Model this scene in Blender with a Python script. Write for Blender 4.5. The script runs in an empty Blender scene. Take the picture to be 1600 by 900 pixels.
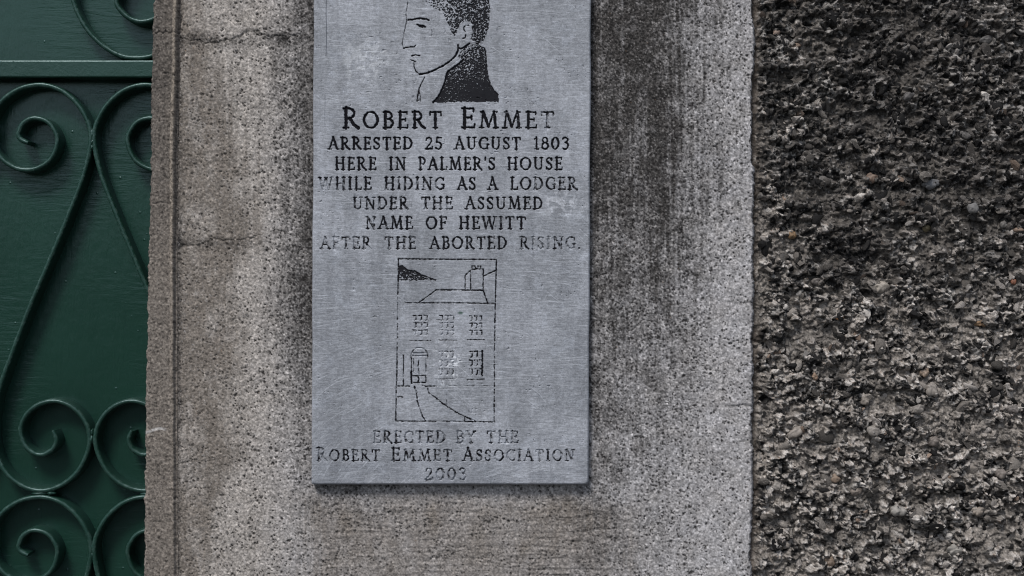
import bpy, math
import numpy as np

# ------------------------------------------------------------------ camera, sky, sun, exposure
C = bpy.context.scene
S = 0.00083            # metres per photograph pixel on the pier face
DIST = 1.844           # camera to pier face
H = 1.55               # camera height
cam_d = bpy.data.cameras.new("camera")
cam = bpy.data.objects.new("camera", cam_d)
C.collection.objects.link(cam)
cam.location = (0, -DIST, H)
cam.rotation_euler = (math.radians(90), 0, 0)
cam_d.sensor_width = 36
cam_d.lens = 36 * DIST / (1600 * S)
cam_d.clip_start = 0.02
cam_d.clip_end = 500
C.camera = cam

SUN_EL, SUN_AZ = 50.0, 204.0
w = bpy.data.worlds.new("World"); C.world = w; w.use_nodes = True
nt = w.node_tree; nt.nodes.clear()
sky = nt.nodes.new("ShaderNodeTexSky"); sky.sky_type = 'NISHITA'
sky.sun_disc = False
sky.sun_elevation = math.radians(SUN_EL); sky.sun_rotation = math.radians(SUN_AZ)
sky.air_density = 1.0; sky.dust_density = 1.5; sky.ozone_density = 1.0
hs = nt.nodes.new("ShaderNodeHueSaturation"); hs.inputs['Saturation'].default_value = 0.6
bg = nt.nodes.new("ShaderNodeBackground"); bg.inputs['Strength'].default_value = 0.07
wo = nt.nodes.new("ShaderNodeOutputWorld")
nt.links.new(sky.outputs[0], hs.inputs['Color']); nt.links.new(hs.outputs[0], bg.inputs['Color'])
nt.links.new(bg.outputs[0], wo.inputs['Surface'])

sd = bpy.data.lights.new("sun", 'SUN'); sd.energy = 1.5; sd.angle = math.radians(16); sd.color = (1, .965, .925)
sun = bpy.data.objects.new("sun", sd); C.collection.objects.link(sun)
sun.rotation_euler = (math.radians(90 - SUN_EL), 0, math.radians(-24))   # from upper left, in front of the wall
C.view_settings.view_transform = 'Standard'; C.view_settings.look = 'None'
C.view_settings.gamma = 1; C.view_settings.exposure = 0.68
C.cycles.pixel_filter_type = 'BLACKMAN_HARRIS'; C.cycles.filter_width = 1.05
C.view_settings.use_curve_mapping = False

# ------------------------------------------------------------------ helpers
rng = np.random.default_rng(7)

def hash2(ix, iy, seed):
    h = (ix.astype(np.int64) * 374761393 + iy.astype(np.int64) * 668265263 + seed * 1274126177) & 0xFFFFFFFF
    h = ((h ^ (h >> 13)) * 1274126177) & 0xFFFFFFFF
    h = ((h ^ (h >> 16)) * 2246822519) & 0xFFFFFFFF
    h = h ^ (h >> 15)
    return (h & 0xFFFFFF).astype(np.float32) / 16777215.0

def vn(x, y, seed=0):
    ix = np.floor(x); iy = np.floor(y)
    fx = (x - ix).astype(np.float32); fy = (y - iy).astype(np.float32)
    fx = fx * fx * (3 - 2 * fx); fy = fy * fy * (3 - 2 * fy)
    a = hash2(ix, iy, seed); b = hash2(ix + 1, iy, seed)
    c = hash2(ix, iy + 1, seed); d = hash2(ix + 1, iy + 1, seed)
    return a + (b - a) * fx + (c - a) * fy + (a - b - c + d) * fx * fy

def fbm(x, y, seed=0, oct=4, gain=.5):
    t = 0; a = 1.0; n = 0
    ca, sa = math.cos(.6), math.sin(.6)
    for k in range(oct):
        t = t + a * vn(x, y, seed + 17 * k); n += a; a *= gain
        x, y = (x * ca - y * sa) * 2.03 + 3.1, (x * sa + y * ca) * 2.03 + 1.7
    return t / n

def worley(x, y, seed=0):
    ix = np.floor(x); iy = np.floor(y)
    f1 = np.full(x.shape, 9., np.float32); f2 = f1.copy(); idn = np.zeros(x.shape, np.float32)
    for dx in (-1, 0, 1):
        for dy in (-1, 0, 1):
            cx = ix + dx; cy = iy + dy
            px = cx + hash2(cx, cy, seed); py = cy + hash2(cx, cy, seed + 5)
            d = np.sqrt((px - x) ** 2 + (py - y) ** 2).astype(np.float32)
            r = hash2(cx, cy, seed + 11)
            near = d < f1
            f2 = np.where(near, f1, np.minimum(f2, d))
            idn = np.where(near, r, idn); f1 = np.where(near, d, f1)
    return f1, f2, idn

def specks(X, Y, size, seed, prob, r0=.46, r1=.2):
    """roundish irregular dark grains: share prob of the cells carries one"""
    wx = X + 1.5 * (vn(X / 2.3, Y / 2.3, seed + 3) - .5); wy = Y + 1.5 * (vn(X / 2.3, Y / 2.3, seed + 4) - .5)
    f1, f2, i = worley(wx / size, wy / size, seed)
    return ss(r0, r1, f1 + .25 * (vn(X / 1.6, Y / 1.6, seed + 6) - .5)) * (i < prob)

def ss(a, b, x):
    t = np.clip((x - a) / (b - a), 0, 1); return t * t * (3 - 2 * t)

def mixc(a, b, t):
    return a + (b - a) * t[..., None]

def srgb(r, g, b):
    f = lambda c: (c / 255 / 12.92) if c / 255 <= .04045 else ((c / 255 + .055) / 1.055) ** 2.4
    return np.array([f(r), f(g), f(b)], np.float32)

def px2w(px, py, y=0.0):
    """photograph pixel -> world x, z of the place it shows at depth y"""
    k = S * (DIST + y) / DIST
    return (np.asarray(px) - 800) * k, H + (450 - np.asarray(py)) * k

def mesh_np(name, verts, quads, mat, parent=None, cols=None, fattr=None, smooth=True, tris=False):
    me = bpy.data.meshes.new(name)
    n = len(verts); q = np.asarray(quads, np.int32); k = q.shape[1]
    me.vertices.add(n); me.vertices.foreach_set("co", np.asarray(verts, np.float32).ravel())
    me.loops.add(q.size); me.loops.foreach_set("vertex_index", q.ravel())
    me.polygons.add(len(q))
    me.polygons.foreach_set("loop_start", np.arange(0, q.size, k, dtype=np.int32))
    me.polygons.foreach_set("loop_total", np.full(len(q), k, np.int32))
    me.polygons.foreach_set("use_smooth", np.full(len(q), smooth, bool))
    me.update(calc_edges=True)
    if cols is not None:
        a = me.attributes.new("tint", 'FLOAT_COLOR', 'POINT')
        c4 = np.ones((n, 4), np.float32); c4[:, :3] = cols
        a.data.foreach_set("color", c4.ravel())
    for an, arr in (fattr or {}).items():
        a = me.attributes.new(an, 'FLOAT', 'POINT')
        a.data.foreach_set("value", np.asarray(arr, np.float32).ravel())
    me.materials.append(mat)
    o = bpy.data.objects.new(name, me); C.collection.objects.link(o)
    if parent: o.parent = parent
    return o

def grid_quads(nx, ny):
    i = np.arange(nx * ny, dtype=np.int32).reshape(ny, nx)
    return np.stack([i[:-1, :-1], i[1:, :-1], i[1:, 1:], i[:-1, 1:]], -1).reshape(-1, 4)   # rows run downwards: faces look to -Y

class MB:
    def __init__(s): s.v = []; s.f = []
    def box(s, x0, x1, y0, y1, z0, z1, c=0.0):
        """box, its four front (-Y) edges chamfered by c"""
        b = len(s.v)
        if c <= 0:
            s.v += [(x, y, z) for y in (y0, y1) for (x, z) in ((x0, z0), (x1, z0), (x1, z1), (x0, z1))]
            s.f += [tuple(b + i for i in f) for f in ((0, 1, 2, 3), (7, 6, 5, 4), (0, 4, 5, 1), (1, 5, 6, 2), (2, 6, 7, 3), (3, 7, 4, 0))]
        else:
            for (yy, d) in ((y0, c), (y0 + c * .35, c * .3), (y0 + c, 0), (y1, 0)):
                s.v += [(x, yy, z) for (x, z) in ((x0 + d, z0 + d), (x1 - d, z0 + d), (x1 - d, z1 - d), (x0 + d, z1 - d))]
            s.f.append(tuple(b + i for i in (0, 1, 2, 3)))
            for r in range(3):
                for i in range(4):
                    j = (i + 1) % 4
                    s.f.append((b + 4 * r + i, b + 4 * r + 4 + i, b + 4 * r + 4 + j, b + 4 * r + j))
            s.f.append(tuple(b + 12 + i for i in (3, 2, 1, 0)))
    def build(s, name, mat, parent=None, smooth=False):
        me = bpy.data.meshes.new(name); me.from_pydata(s.v, [], s.f); me.update()
        if smooth:
            me.polygons.foreach_set("use_smooth", np.ones(len(me.polygons), bool))
        me.materials.append(mat)
        o = bpy.data.objects.new(name, me); C.collection.objects.link(o)
        if parent: o.parent = parent
        return o

def thing(name, label, cat, loc=(0, 0, 0), group=None):
    o = bpy.data.objects.new(name, None); C.collection.objects.link(o)
    o.location = loc; o['label'] = label; o['category'] = cat; o.empty_display_size = .1
    if group: o['group'] = group
    return o

def settle(root):
    """move the thing's empty to its base without moving its parts"""
    for ch in root.children:
        ch.location = tuple(np.array(ch.location) - np.array(root['base']))
    root.location = tuple(root['base']); del root['base']

def catmull(pts, n=14):
    p = np.array(pts, float); p = np.vstack([2 * p[0] - p[1], p, 2 * p[-1] - p[-2]])
    out = []
    for i in range(1, len(p) - 2):
        t = np.linspace(0, 1, n, endpoint=False)[:, None]
        a, b, c, d = p[i - 1], p[i], p[i + 1], p[i + 2]
        out.append(.5 * (2 * b + (c - a) * t + (2 * a - 5 * b + 4 * c - d) * t ** 2 + (3 * b - a - 3 * c + d) * t ** 3))
    out.append(p[-2][None]); return np.vstack(out)

# ------------------------------------------------------------------ materials
def new_mat(name):
    m = bpy.data.materials.new(name); m.use_nodes = True
    n = m.node_tree; b = n.nodes["Principled BSDF"]; return m, n, b

def N(n, t, **kw):
    x = n.nodes.new(t)
    for k, v in kw.items():
        if k in x.inputs: x.inputs[k].default_value = v
        else: setattr(x, k, v)
    return x

def tinted(name, rough, nscale, lo, hi, bump, bdist, spec=.3):
    """tint attribute times fine procedural mottling, with a bump of the same grain"""
    m, n, b = new_mat(name); L = n.links.new
    at = N(n, "ShaderNodeAttribute", attribute_name="tint")
    tc = N(n, "ShaderNodeTexCoord")
    no = N(n, "ShaderNodeTexNoise", Scale=nscale, Detail=6., Roughness=.65)
    L(tc.outputs['Object'], no.inputs['Vector'])
    mr = N(n, "ShaderNodeMapRange"); mr.inputs[1].default_value = .3; mr.inputs[2].default_value = .7
    mr.inputs[3].default_value = lo; mr.inputs[4].default_value = hi
    L(no.outputs['Fac'], mr.inputs[0])
    mx = N(n, "ShaderNodeVectorMath", operation='SCALE')
    L(at.outputs['Color'], mx.inputs[0]); L(mr.outputs[0], mx.inputs['Scale'])
    L(mx.outputs[0], b.inputs['Base Color'])
    bp = N(n, "ShaderNodeBump", Strength=bump, Distance=bdist)
    L(no.outputs['Fac'], bp.inputs['Height']); L(bp.outputs[0], b.inputs['Normal'])
    b.inputs['Roughness'].default_value = rough; b.inputs['Specular IOR Level'].default_value = spec
    return m

M_conc = tinted("cement_render", .92, 420., .72, 1.25, .5, .0012)
M_rough = tinted("roughcast", .85, 520., .6, 1.4, .6, .0012, .35)
M_peb = tinted("pebble_stone", .6, 300., .8, 1.2, .25, .0006, .45)

def plain(name, col, rough, nscale=60., amt=.35):
    m, n, b = new_mat(name); L = n.links.new
    tc = N(n, "ShaderNodeTexCoord"); no = N(n, "ShaderNodeTexNoise", Scale=nscale, Detail=8.)
    L(tc.outputs['Object'], no.inputs['Vector'])
    cr = N(n, "ShaderNodeValToRGB")
    cr.color_ramp.elements[0].position = .3; cr.color_ramp.elements[1].position = .7
    cr.color_ramp.elements[0].color = (*[c * (1 - amt) for c in col], 1)
    cr.color_ramp.elements[1].color = (*[c * (1 + amt) for c in col], 1)
    L(no.outputs['Fac'], cr.inputs[0]); L(cr.outputs[0], b.inputs['Base Color'])
    bp = N(n, "ShaderNodeBump", Strength=.4, Distance=.002); L(no.outputs['Fac'], bp.inputs['Height']); L(bp.outputs[0], b.inputs['Normal'])
    b.inputs['Roughness'].default_value = rough
    return m
M_pave = plain("paving_stone", (.085, .086, .088), .85)
M_road = plain("asphalt", (.05, .05, .052), .9)
M_added_bank_grass = plain("added_bank_grass", (.022, .034, .014), .95, 6.)
M_core = plain("wall_core", (.2, .19, .18), .9)

def gate_paint(name, rough, brush):
    m, n, b = new_mat(name); L = n.links.new
    tc = N(n, "ShaderNodeTexCoord")
    mp = N(n, "ShaderNodeMapping"); mp.inputs['Scale'].default_value = brush
    L(tc.outputs['Object'], mp.inputs['Vector'])
    wv = N(n, "ShaderNodeTexNoise", Scale=1., Detail=5., Roughness=.6, Distortion=.6)
    L(mp.outputs[0], wv.inputs['Vector'])
    blob = N(n, "ShaderNodeTexNoise", Scale=90., Detail=3., Roughness=.5)
    L(tc.outputs['Object'], blob.inputs['Vector'])
    big = N(n, "ShaderNodeTexNoise", Scale=9., Detail=4.)
    L(tc.outputs['Object'], big.inputs['Vector'])
    cr = N(n, "ShaderNodeValToRGB")
    cr.color_ramp.elements[0].position = .3; cr.color_ramp.elements[1].position = .72
    cr.color_ramp.elements[0].color = (.0076, .0325, .0220, 1); cr.color_ramp.elements[1].color = (.0108, .0430, .0300, 1)
    L(big.outputs['Fac'], cr.inputs[0]); L(cr.outputs[0], b.inputs['Base Color'])
    mp2 = N(n, "ShaderNodeMapping"); mp2.inputs['Scale'].default_value = (brush[2], brush[1], brush[0]); mp2.inputs['Rotation'].default_value = (0, .35, 0)
    L(tc.outputs['Object'], mp2.inputs['Vector'])
    wh = N(n, "ShaderNodeTexNoise", Scale=1., Detail=5., Roughness=.6, Distortion=1.2); L(mp2.outputs[0], wh.inputs['Vector'])
    sel = N(n, "ShaderNodeTexNoise", Scale=6., Detail=2.); L(tc.outputs['Object'], sel.inputs['Vector'])
    sr = N(n, "ShaderNodeMapRange"); sr.inputs[1].default_value = .44; sr.inputs[2].default_value = .56; L(sel.outputs['Fac'], sr.inputs[0])
    bm = N(n, "ShaderNodeMix"); L(sr.outputs[0], bm.inputs[0]); L(wv.outputs['Fac'], bm.inputs[2]); L(wh.outputs['Fac'], bm.inputs[3])
    ad = N(n, "ShaderNodeMath", operation='MULTIPLY_ADD'); ad.inputs[1].default_value = .5
    L(blob.outputs['Fac'], ad.inputs[0]); L(bm.outputs[0], ad.inputs[2])
    vo = N(n, "ShaderNodeTexVoronoi", Scale=42.); L(tc.outputs['Object'], vo.inputs['Vector'])          # runs, nibs and grit under the paint
    vr = N(n, "ShaderNodeMapRange"); vr.inputs[1].default_value = .0; vr.inputs[2].default_value = .085; vr.inputs[3].default_value = 1.6; vr.inputs[4].default_value = 0.
    L(vo.outputs['Distance'], vr.inputs[0])
    ad2 = N(n, "ShaderNodeMath", operation='ADD'); L(ad.outputs[0], ad2.inputs[0]); L(vr.outputs[0], ad2.inputs[1])
    bp = N(n, "ShaderNodeBump", Strength=.42, Distance=.0013); L(ad2.outputs[0], bp.inputs['Height'])
    L(bp.outputs[0], b.inputs['Normal'])
    wa = N(n, "ShaderNodeAttribute", attribute_name="wear_highlight")
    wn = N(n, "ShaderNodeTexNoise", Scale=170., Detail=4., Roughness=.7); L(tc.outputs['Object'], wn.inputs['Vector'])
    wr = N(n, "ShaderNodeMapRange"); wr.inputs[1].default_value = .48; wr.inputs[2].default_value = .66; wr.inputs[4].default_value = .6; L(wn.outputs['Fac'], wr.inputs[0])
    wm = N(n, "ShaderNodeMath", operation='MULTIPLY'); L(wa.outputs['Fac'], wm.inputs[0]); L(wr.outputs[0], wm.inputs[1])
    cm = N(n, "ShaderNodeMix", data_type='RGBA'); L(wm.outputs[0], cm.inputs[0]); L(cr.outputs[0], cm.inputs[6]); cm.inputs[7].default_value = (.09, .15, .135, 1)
    L(cm.outputs[2], b.inputs['Base Color'])
    b.inputs['Roughness'].default_value = rough; b.inputs['Specular IOR Level'].default_value = .62; b.inputs['Specular Tint'].default_value = (.72, .95, 1, 1)
    return m
M_sheet = gate_paint("green_gloss_sheet", .27, (120, 40, 16))
M_bar = gate_paint("green_gloss_bar", .38, (120, 40, 120))

def plaque_mat():
    m, n, b = new_mat("weathered_brushed_plaque"); L = n.links.new
    tc = N(n, "ShaderNodeTexCoord")
    def brushed(rot, sc, seed):
        mp = N(n, "ShaderNodeMapping"); mp.inputs['Rotation'].default_value = (0, rot, 0); mp.inputs['Scale'].default_value = sc
        mp.inputs['Location'].default_value = (seed, 0, seed)
        L(tc.outputs['Object'], mp.inputs['Vector'])
        t = N(n, "ShaderNodeTexNoise", Scale=1., Detail=5., Roughness=.7, Distortion=.25); L(mp.outputs[0], t.inputs['Vector']); return t
    a = brushed(.0, (60, 10, 1100), 3.); c = brushed(.55, (70, 10, 900), 9.); d = brushed(-.2, (90, 10, 700), 5.)
    sel = N(n, "ShaderNodeTexNoise", Scale=11., Detail=2.); L(tc.outputs['Object'], sel.inputs['Vector'])
    sr = N(n, "ShaderNodeMapRange"); sr.inputs[1].default_value = .42; sr.inputs[2].default_value = .58; L(sel.outputs['Fac'], sr.inputs[0])
    mx = N(n, "ShaderNodeMix"); L(sr.outputs[0], mx.inputs[0]); L(a.outputs['Fac'], mx.inputs[2]); L(c.outputs['Fac'], mx.inputs[3])
    mx2 = N(n, "ShaderNodeMix"); mx2.inputs[0].default_value = .35; L(mx.outputs[0], mx2.inputs[2]); L(d.outputs['Fac'], mx2.inputs[3])
    fine = N(n, "ShaderNodeTexNoise", Scale=750., Detail=3., Roughness=.7); L(tc.outputs['Object'], fine.inputs['Vector'])
    ad = N(n, "ShaderNodeMath", operation='MULTIPLY_ADD'); ad.inputs[1].default_value = .45; L(fine.outputs['Fac'], ad.inputs[0]); L(mx2.outputs[0], ad.inputs[2])
    cr = N(n, "ShaderNodeMapRange"); cr.inputs[1].default_value = .52; cr.inputs[2].default_value = .93
    cr.inputs[3].default_value = .5; cr.inputs[4].default_value = 1.5
    L(ad.outputs[0], cr.inputs[0])
    at = N(n, "ShaderNodeAttribute", attribute_name="tint")
    sc = N(n, "ShaderNodeVectorMath", operation='SCALE'); L(at.outputs['Color'], sc.inputs[0]); L(cr.outputs[0], sc.inputs['Scale'])
    pa = N(n, "ShaderNodeAttribute", attribute_name="paint")
    cm = N(n, "ShaderNodeMix", data_type='RGBA'); L(pa.outputs['Fac'], cm.inputs[0]); L(sc.outputs[0], cm.inputs[6])
    cm.inputs[7].default_value = (.008, .008, .011, 1)
    L(cm.outputs[2], b.inputs['Base Color'])
    bp = N(n, "ShaderNodeBump", Strength=.3, Distance=.0004); L(ad.outputs[0], bp.inputs['Height']); L(bp.outputs[0], b.inputs['Normal'])
    rr = N(n, "ShaderNodeMapRange"); rr.inputs[3].default_value = .5; rr.inputs[4].default_value = .75; L(pa.outputs['Fac'], rr.inputs[0]); L(rr.outputs[0], b.inputs['Roughness'])
    sp = N(n, 'ShaderNodeMapRange'); sp.inputs[3].default_value = .4; sp.inputs[4].default_value = .1; L(pa.outputs['Fac'], sp.inputs[0]); L(sp.outputs[0], b.inputs['Specular IOR Level'])
    return m
M_plq = plaque_mat()

# ------------------------------------------------------------------ ground
g = MB(); g.box(-60, 60, -3.6, .6, -.2, 0)
gr = g.build("pavement", M_pave); gr['kind'] = 'structure'
g = MB(); g.box(-60, 60, -9.2, -3.604, -.3, -.11)
gr = g.build("road", M_road); gr['kind'] = 'structure'
def unseen_bank():
    """unseen grassy bank added across the road to block low sky reflected in the gate's gloss paint"""
    xs = np.linspace(-60, 60, 161); ys = np.concatenate([np.linspace(-9.2, -13, 26), np.linspace(-14, -60, 24)])
    X, Y = np.meshgrid(xs, ys); t = ss(-9.3, -12, Y)
    Z = -.11 + 2.8 * t + t * 1.1 * (fbm(X / 2.5, Y / 2.5, 901, 4) - .5)  # rise of the added bank hides low sky from the gate's reflections
    V = np.stack([X, Y, Z], -1).reshape(-1, 3)
    o = mesh_np("unseen_bank", V, grid_quads(len(xs), len(ys))[:, ::-1], M_added_bank_grass); o['kind'] = 'structure'
unseen_bank()

# ------------------------------------------------------------------ pier
def lean(y): return -4.5 * np.clip(y, -400, 1300) / 900

pier = thing("gate_pillar", "grey speckled cement pillar with dark stains, carrying the metal plaque", "pillar")
pier['kind'] = 'thing'; pier['base'] = [.0, .1, .0]
BOT = 450 + H / S - 2

def axis(segs):
    out = []
    for a, b_, st in segs: out.append(np.arange(a, b_, st))
    out.append(np.array([segs[-1][1]])); return np.concatenate(out)

ysax = axis([(-620, -40, 4.), (-40, 940, 1.15), (940, BOT, 4.)])

def crack(X, Y, pts, wid, jag=2.2, seed=3):
    """distance-based groove along a wandering line"""
    p = np.array(pts, float)
    yc = np.interp(X, p[:, 0], p[:, 1]) + (vn(X / 9, X * 0, seed) - .5) * 2 * jag + (vn(X / 3, X * 0, seed + 1) - .5) * jag * 1.4 + (vn(X / 28, X * 0, seed + 6) - .5) * 6
    fade = ss(p[0, 0] - 2, p[0, 0] + 2, X) * (1 - ss(p[-1, 0] - 25, p[-1, 0], X))
    wv = wid * (.15 + 1.5 * vn(X / 9, X * 0, seed + 2) * vn(X / 23, X * 0, seed + 4) * 1.6)
    return np.clip(1 - np.abs(Y - yc) / np.maximum(wv, .2), 0, 1) * fade

def concrete_grain(X, Y, seed):
    a = vn(X / 2.1, Y / 2.1, seed); b = vn(X / 3.7 + 7, Y / 3.7, seed + 1); c = vn(X / 8, Y / 8, seed + 2)
    return .5 * a + .38 * b + .12 * c

def pier_face():
    xs = axis([(276, 1180, 1.15)])
    X, Y = np.meshgrid(xs, ysax); X = X.astype(np.float32); Y = Y.astype(np.float32)
    gnoise = concrete_grain(X, Y, 1)
    bl = fbm(X / 60, Y / 90, 20, 5) - .5
    st = fbm(X / 9, Y / 160, 30, 4) - .5            # vertical run-off streaks
    st2 = fbm(X / 3.6, Y / 110, 31, 3) - .5
    wob = 48 * bl + 44 * st2 + 0 * bl + 46 * st
    # grime to the right of the plaque, strongest at the top
    edge = np.interp(Y, [-600, 0, 150, 300, 450, 600, 800], [1100, 1100, 1092, 1082, 1072, 1052, 1020])
    stre = np.interp(Y, [-600, 60, 230, 340, 450, 620, 800, 1000], [1.0, 1.0, .95, .82, .7, .54, .32, .16])
    d = ss(112, -86, X - edge - wob) * ss(880, 930, X) * stre
    core = ss(1, 0, np.abs(X - 1035 - 30 * bl) / 42) * np.interp(Y, [-600, 0, 260, 420, 600], [.5, .5, .45, .2, 0])
    d = np.maximum(d, d + core * .42) * (1 + .8 * st2 + .5 * st + .5 * (fbm(X / 26, Y / 34, 46, 4) - .5))
    # grime on the left of the plaque
    el = np.interp(Y, [-600, 0, 200, 400, 560, 700, 820], [452, 454, 458, 454, 460, 472, 490])
    sl = np.interp(Y, [-600, 0, 500, 650, 760, 830], [.95, .9, .9, .6, .45, .0])
    d = np.maximum(d, ss(-52, 44, X - el - wob * .7) * ss(620, 560, X) * sl)
    # dust-brown damp patches
    eb = np.interp(Y, [-600, 0, 70, 160, 260, 370, 440, 520, 660, 720, 800, 900, 1200], [300, 315, 335, 350, 385, 400, 372, 378, 362, 372, 338, 330, 320])
    br = ss(26, -26, X - eb - wob * .7) * np.clip(.05 + 1.9 * fbm(X / 22, Y / 50, 41, 5) - .35 * ss(.5, .7, fbm(X / 12, Y / 22, 42, 4)), 0, 1.05)
    under = ss(745, 800, Y + 50 * bl) * ss(420, 530, X + 1.3 * wob) * ss(1040, 890, X + wob * 1.6 + (Y - 760) * -.1) * (.6 + .8 * fbm(X / 20, Y / 45, 44, 4))
    under = under * np.interp(Y, [760, 930, 1300], [.95, .7, .2])
    br = np.clip(np.maximum(br, under * .9), 0, 1)
    d = np.clip(d + .14 * ss(.05, .3, bl) + .10 * np.clip(st, 0, 1), 0, 1)
    # the cracks and horizontal building joints
    cr = crack(X, Y, [(280, 58), (330, 66), (360, 62), (385, 53), (430, 57), (486, 52)], 3.2, 2.6, 3)
    cr = np.maximum(cr, crack(X, Y, [(277, 380), (320, 378), (360, 374), (420, 366)], 2.6, 2.2, 8) * .8)
    cr = np.maximum(cr, crack(X, Y, [(277, 722), (330, 717), (372, 712)], 2.0, 2., 13) * .6)
    for (x0, yy, q) in ((1112, 634, .7), (1140, 473, .7), (1148, 338, .6)):
        cr = np.maximum(cr, ss(x0, x0 + 35, X) * np.clip(1 - np.abs(Y - yy - 3 * (vn(X / 12, X * 0, int(yy)) - .5)) / (2.5 + 2 * vn(X / 5, X * 0, int(x0))), 0, 1) * q)
    dirtline = ss(16, 0, np.abs(Y - 62 - 12 * bl)) * ss(490, 440, X) * .5 + ss(14, 0, np.abs(Y - 378 + 10 * bl)) * ss(420, 380, X) * .4
    d = np.maximum(d, ss(13, 3, X - 277 + 8 * (fbm(X / 5, Y / 12, 57, 3) - .5)) * np.interp(Y, [-600, 0, 300, 420, 900, 2400], [.3, .35, .45, .75, .8, .8]))  # shadow of the edging strip, painted as a dark band along the joint
    d = np.clip(d + dirtline * (.5 + fbm(X / 12, Y / 12, 55, 3)), 0, 1)
    # colour: pale cement peppered with sand grains and black algae, denser where the grime and the painted strip shadow lie
    w1 = vn(X / 1.35, Y / 1.35, 71) + vn(X / 1.35 + .5, Y / 1.35 + .5, 72) - 1
    w2 = vn(X / 2.9, Y / 2.9, 73) + vn(X / 2.4, Y / 2.4, 74) - 1
    w3 = fbm(X / 6, Y / 6, 75, 2) - .5
    gr = 1.35 * w1 + 1.25 * w2 + .8 * w3
    light = mixc(srgb(174, 173, 176), srgb(157, 154, 153), fbm(X / 25, Y / 25, 61, 3)); mid = srgb(122, 115, 108)
    light = mixc(light, srgb(160, 153, 145), ss(520, 380, X) * .7)
    base = mixc(light, mid, np.clip(br * .95, 0, 1))
    loc = d + .30 * (fbm(X / 13, Y / 15, 81, 4) - .5) * ss(.02, .3, d) * 2
    loc = np.clip(loc, 0, 1.1)
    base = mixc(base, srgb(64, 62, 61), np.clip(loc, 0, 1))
    col = base * np.exp(np.clip(gr * (.46 + .42 * np.clip(loc, 0, 1) - .06 * br), -1.9, 1.0))[..., None]
    pat = fbm(X / 16, Y / 16, 82, 3) - .5
    spk = np.maximum(specks(X, Y, 3.6, 83, .13 + .26 * d + .5 * pat), specks(X, Y, 6.2, 84, .055 + .2 * d + .4 * pat))
    col = mixc(col, srgb(34, 32, 32), spk * (.9 - .35 * br))
    pale = specks(X, Y, 3.2, 85, .13 + .1 * pat); col = mixc(col, srgb(196, 193, 192), pale * (.35 - .08 * br))
    ora = ss(.985, .995, vn(X / 4.2, Y / 4.2, 90)); col = mixc(col, srgb(150, 118, 90), ora * .5)
    wht = ss(.955, .975, vn(X / 2.6, Y / 2.6, 91)); col = mixc(col, srgb(200, 198, 198), wht * (.5 - .3 * d))
    col = mixc(col, srgb(40, 37, 34), np.clip(cr * 1.0, 0, 1) * .62 * (.35 + .65 * ss(.3, .6, vn(X / 7, Y / 7, 93))))
    # relief in pixels (towards the camera)
    hgt = 1.0 * (gnoise - .5) * 2 + 1.3 * (fbm(X / 30, Y / 30, 95, 4) - .5) * 2 - 1.6 * spk * (1 - .5 * d) + .6 * (vn(X / 2., Y / 2., 97) - .5)
    striae = (fbm(X / 45, Y / 4.5, 99, 3) - .5) * under * 3.2
    hgt = hgt + striae - 2.6 * cr - 1.5 * ss(9, 0, X - 277) * (.4 + fbm(X / 6, Y / 14, 98, 3))
    rag = ss(1170, 1180, X)
    Xr = X + rag * (fbm(Y / 11, Y * 0, 101, 4) - .5) * 5 - rag * 4 * ss(.66, .9, vn(Y / 31, Y * 0, 104)) + rag * (vn(Y / 2.5, Y * 0, 102) - .5) * 2 + rag * 1.5
    wx, wz = px2w(Xr + lean(Y), Y)
    wy = -hgt * S * .95 + .011 * ss(1174, 1180.5, X) ** 2
    V = np.stack([wx, wy, wz], -1).reshape(-1, 3)
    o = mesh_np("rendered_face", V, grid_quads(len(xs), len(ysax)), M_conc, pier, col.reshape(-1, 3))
    return o
pier_face()

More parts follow.
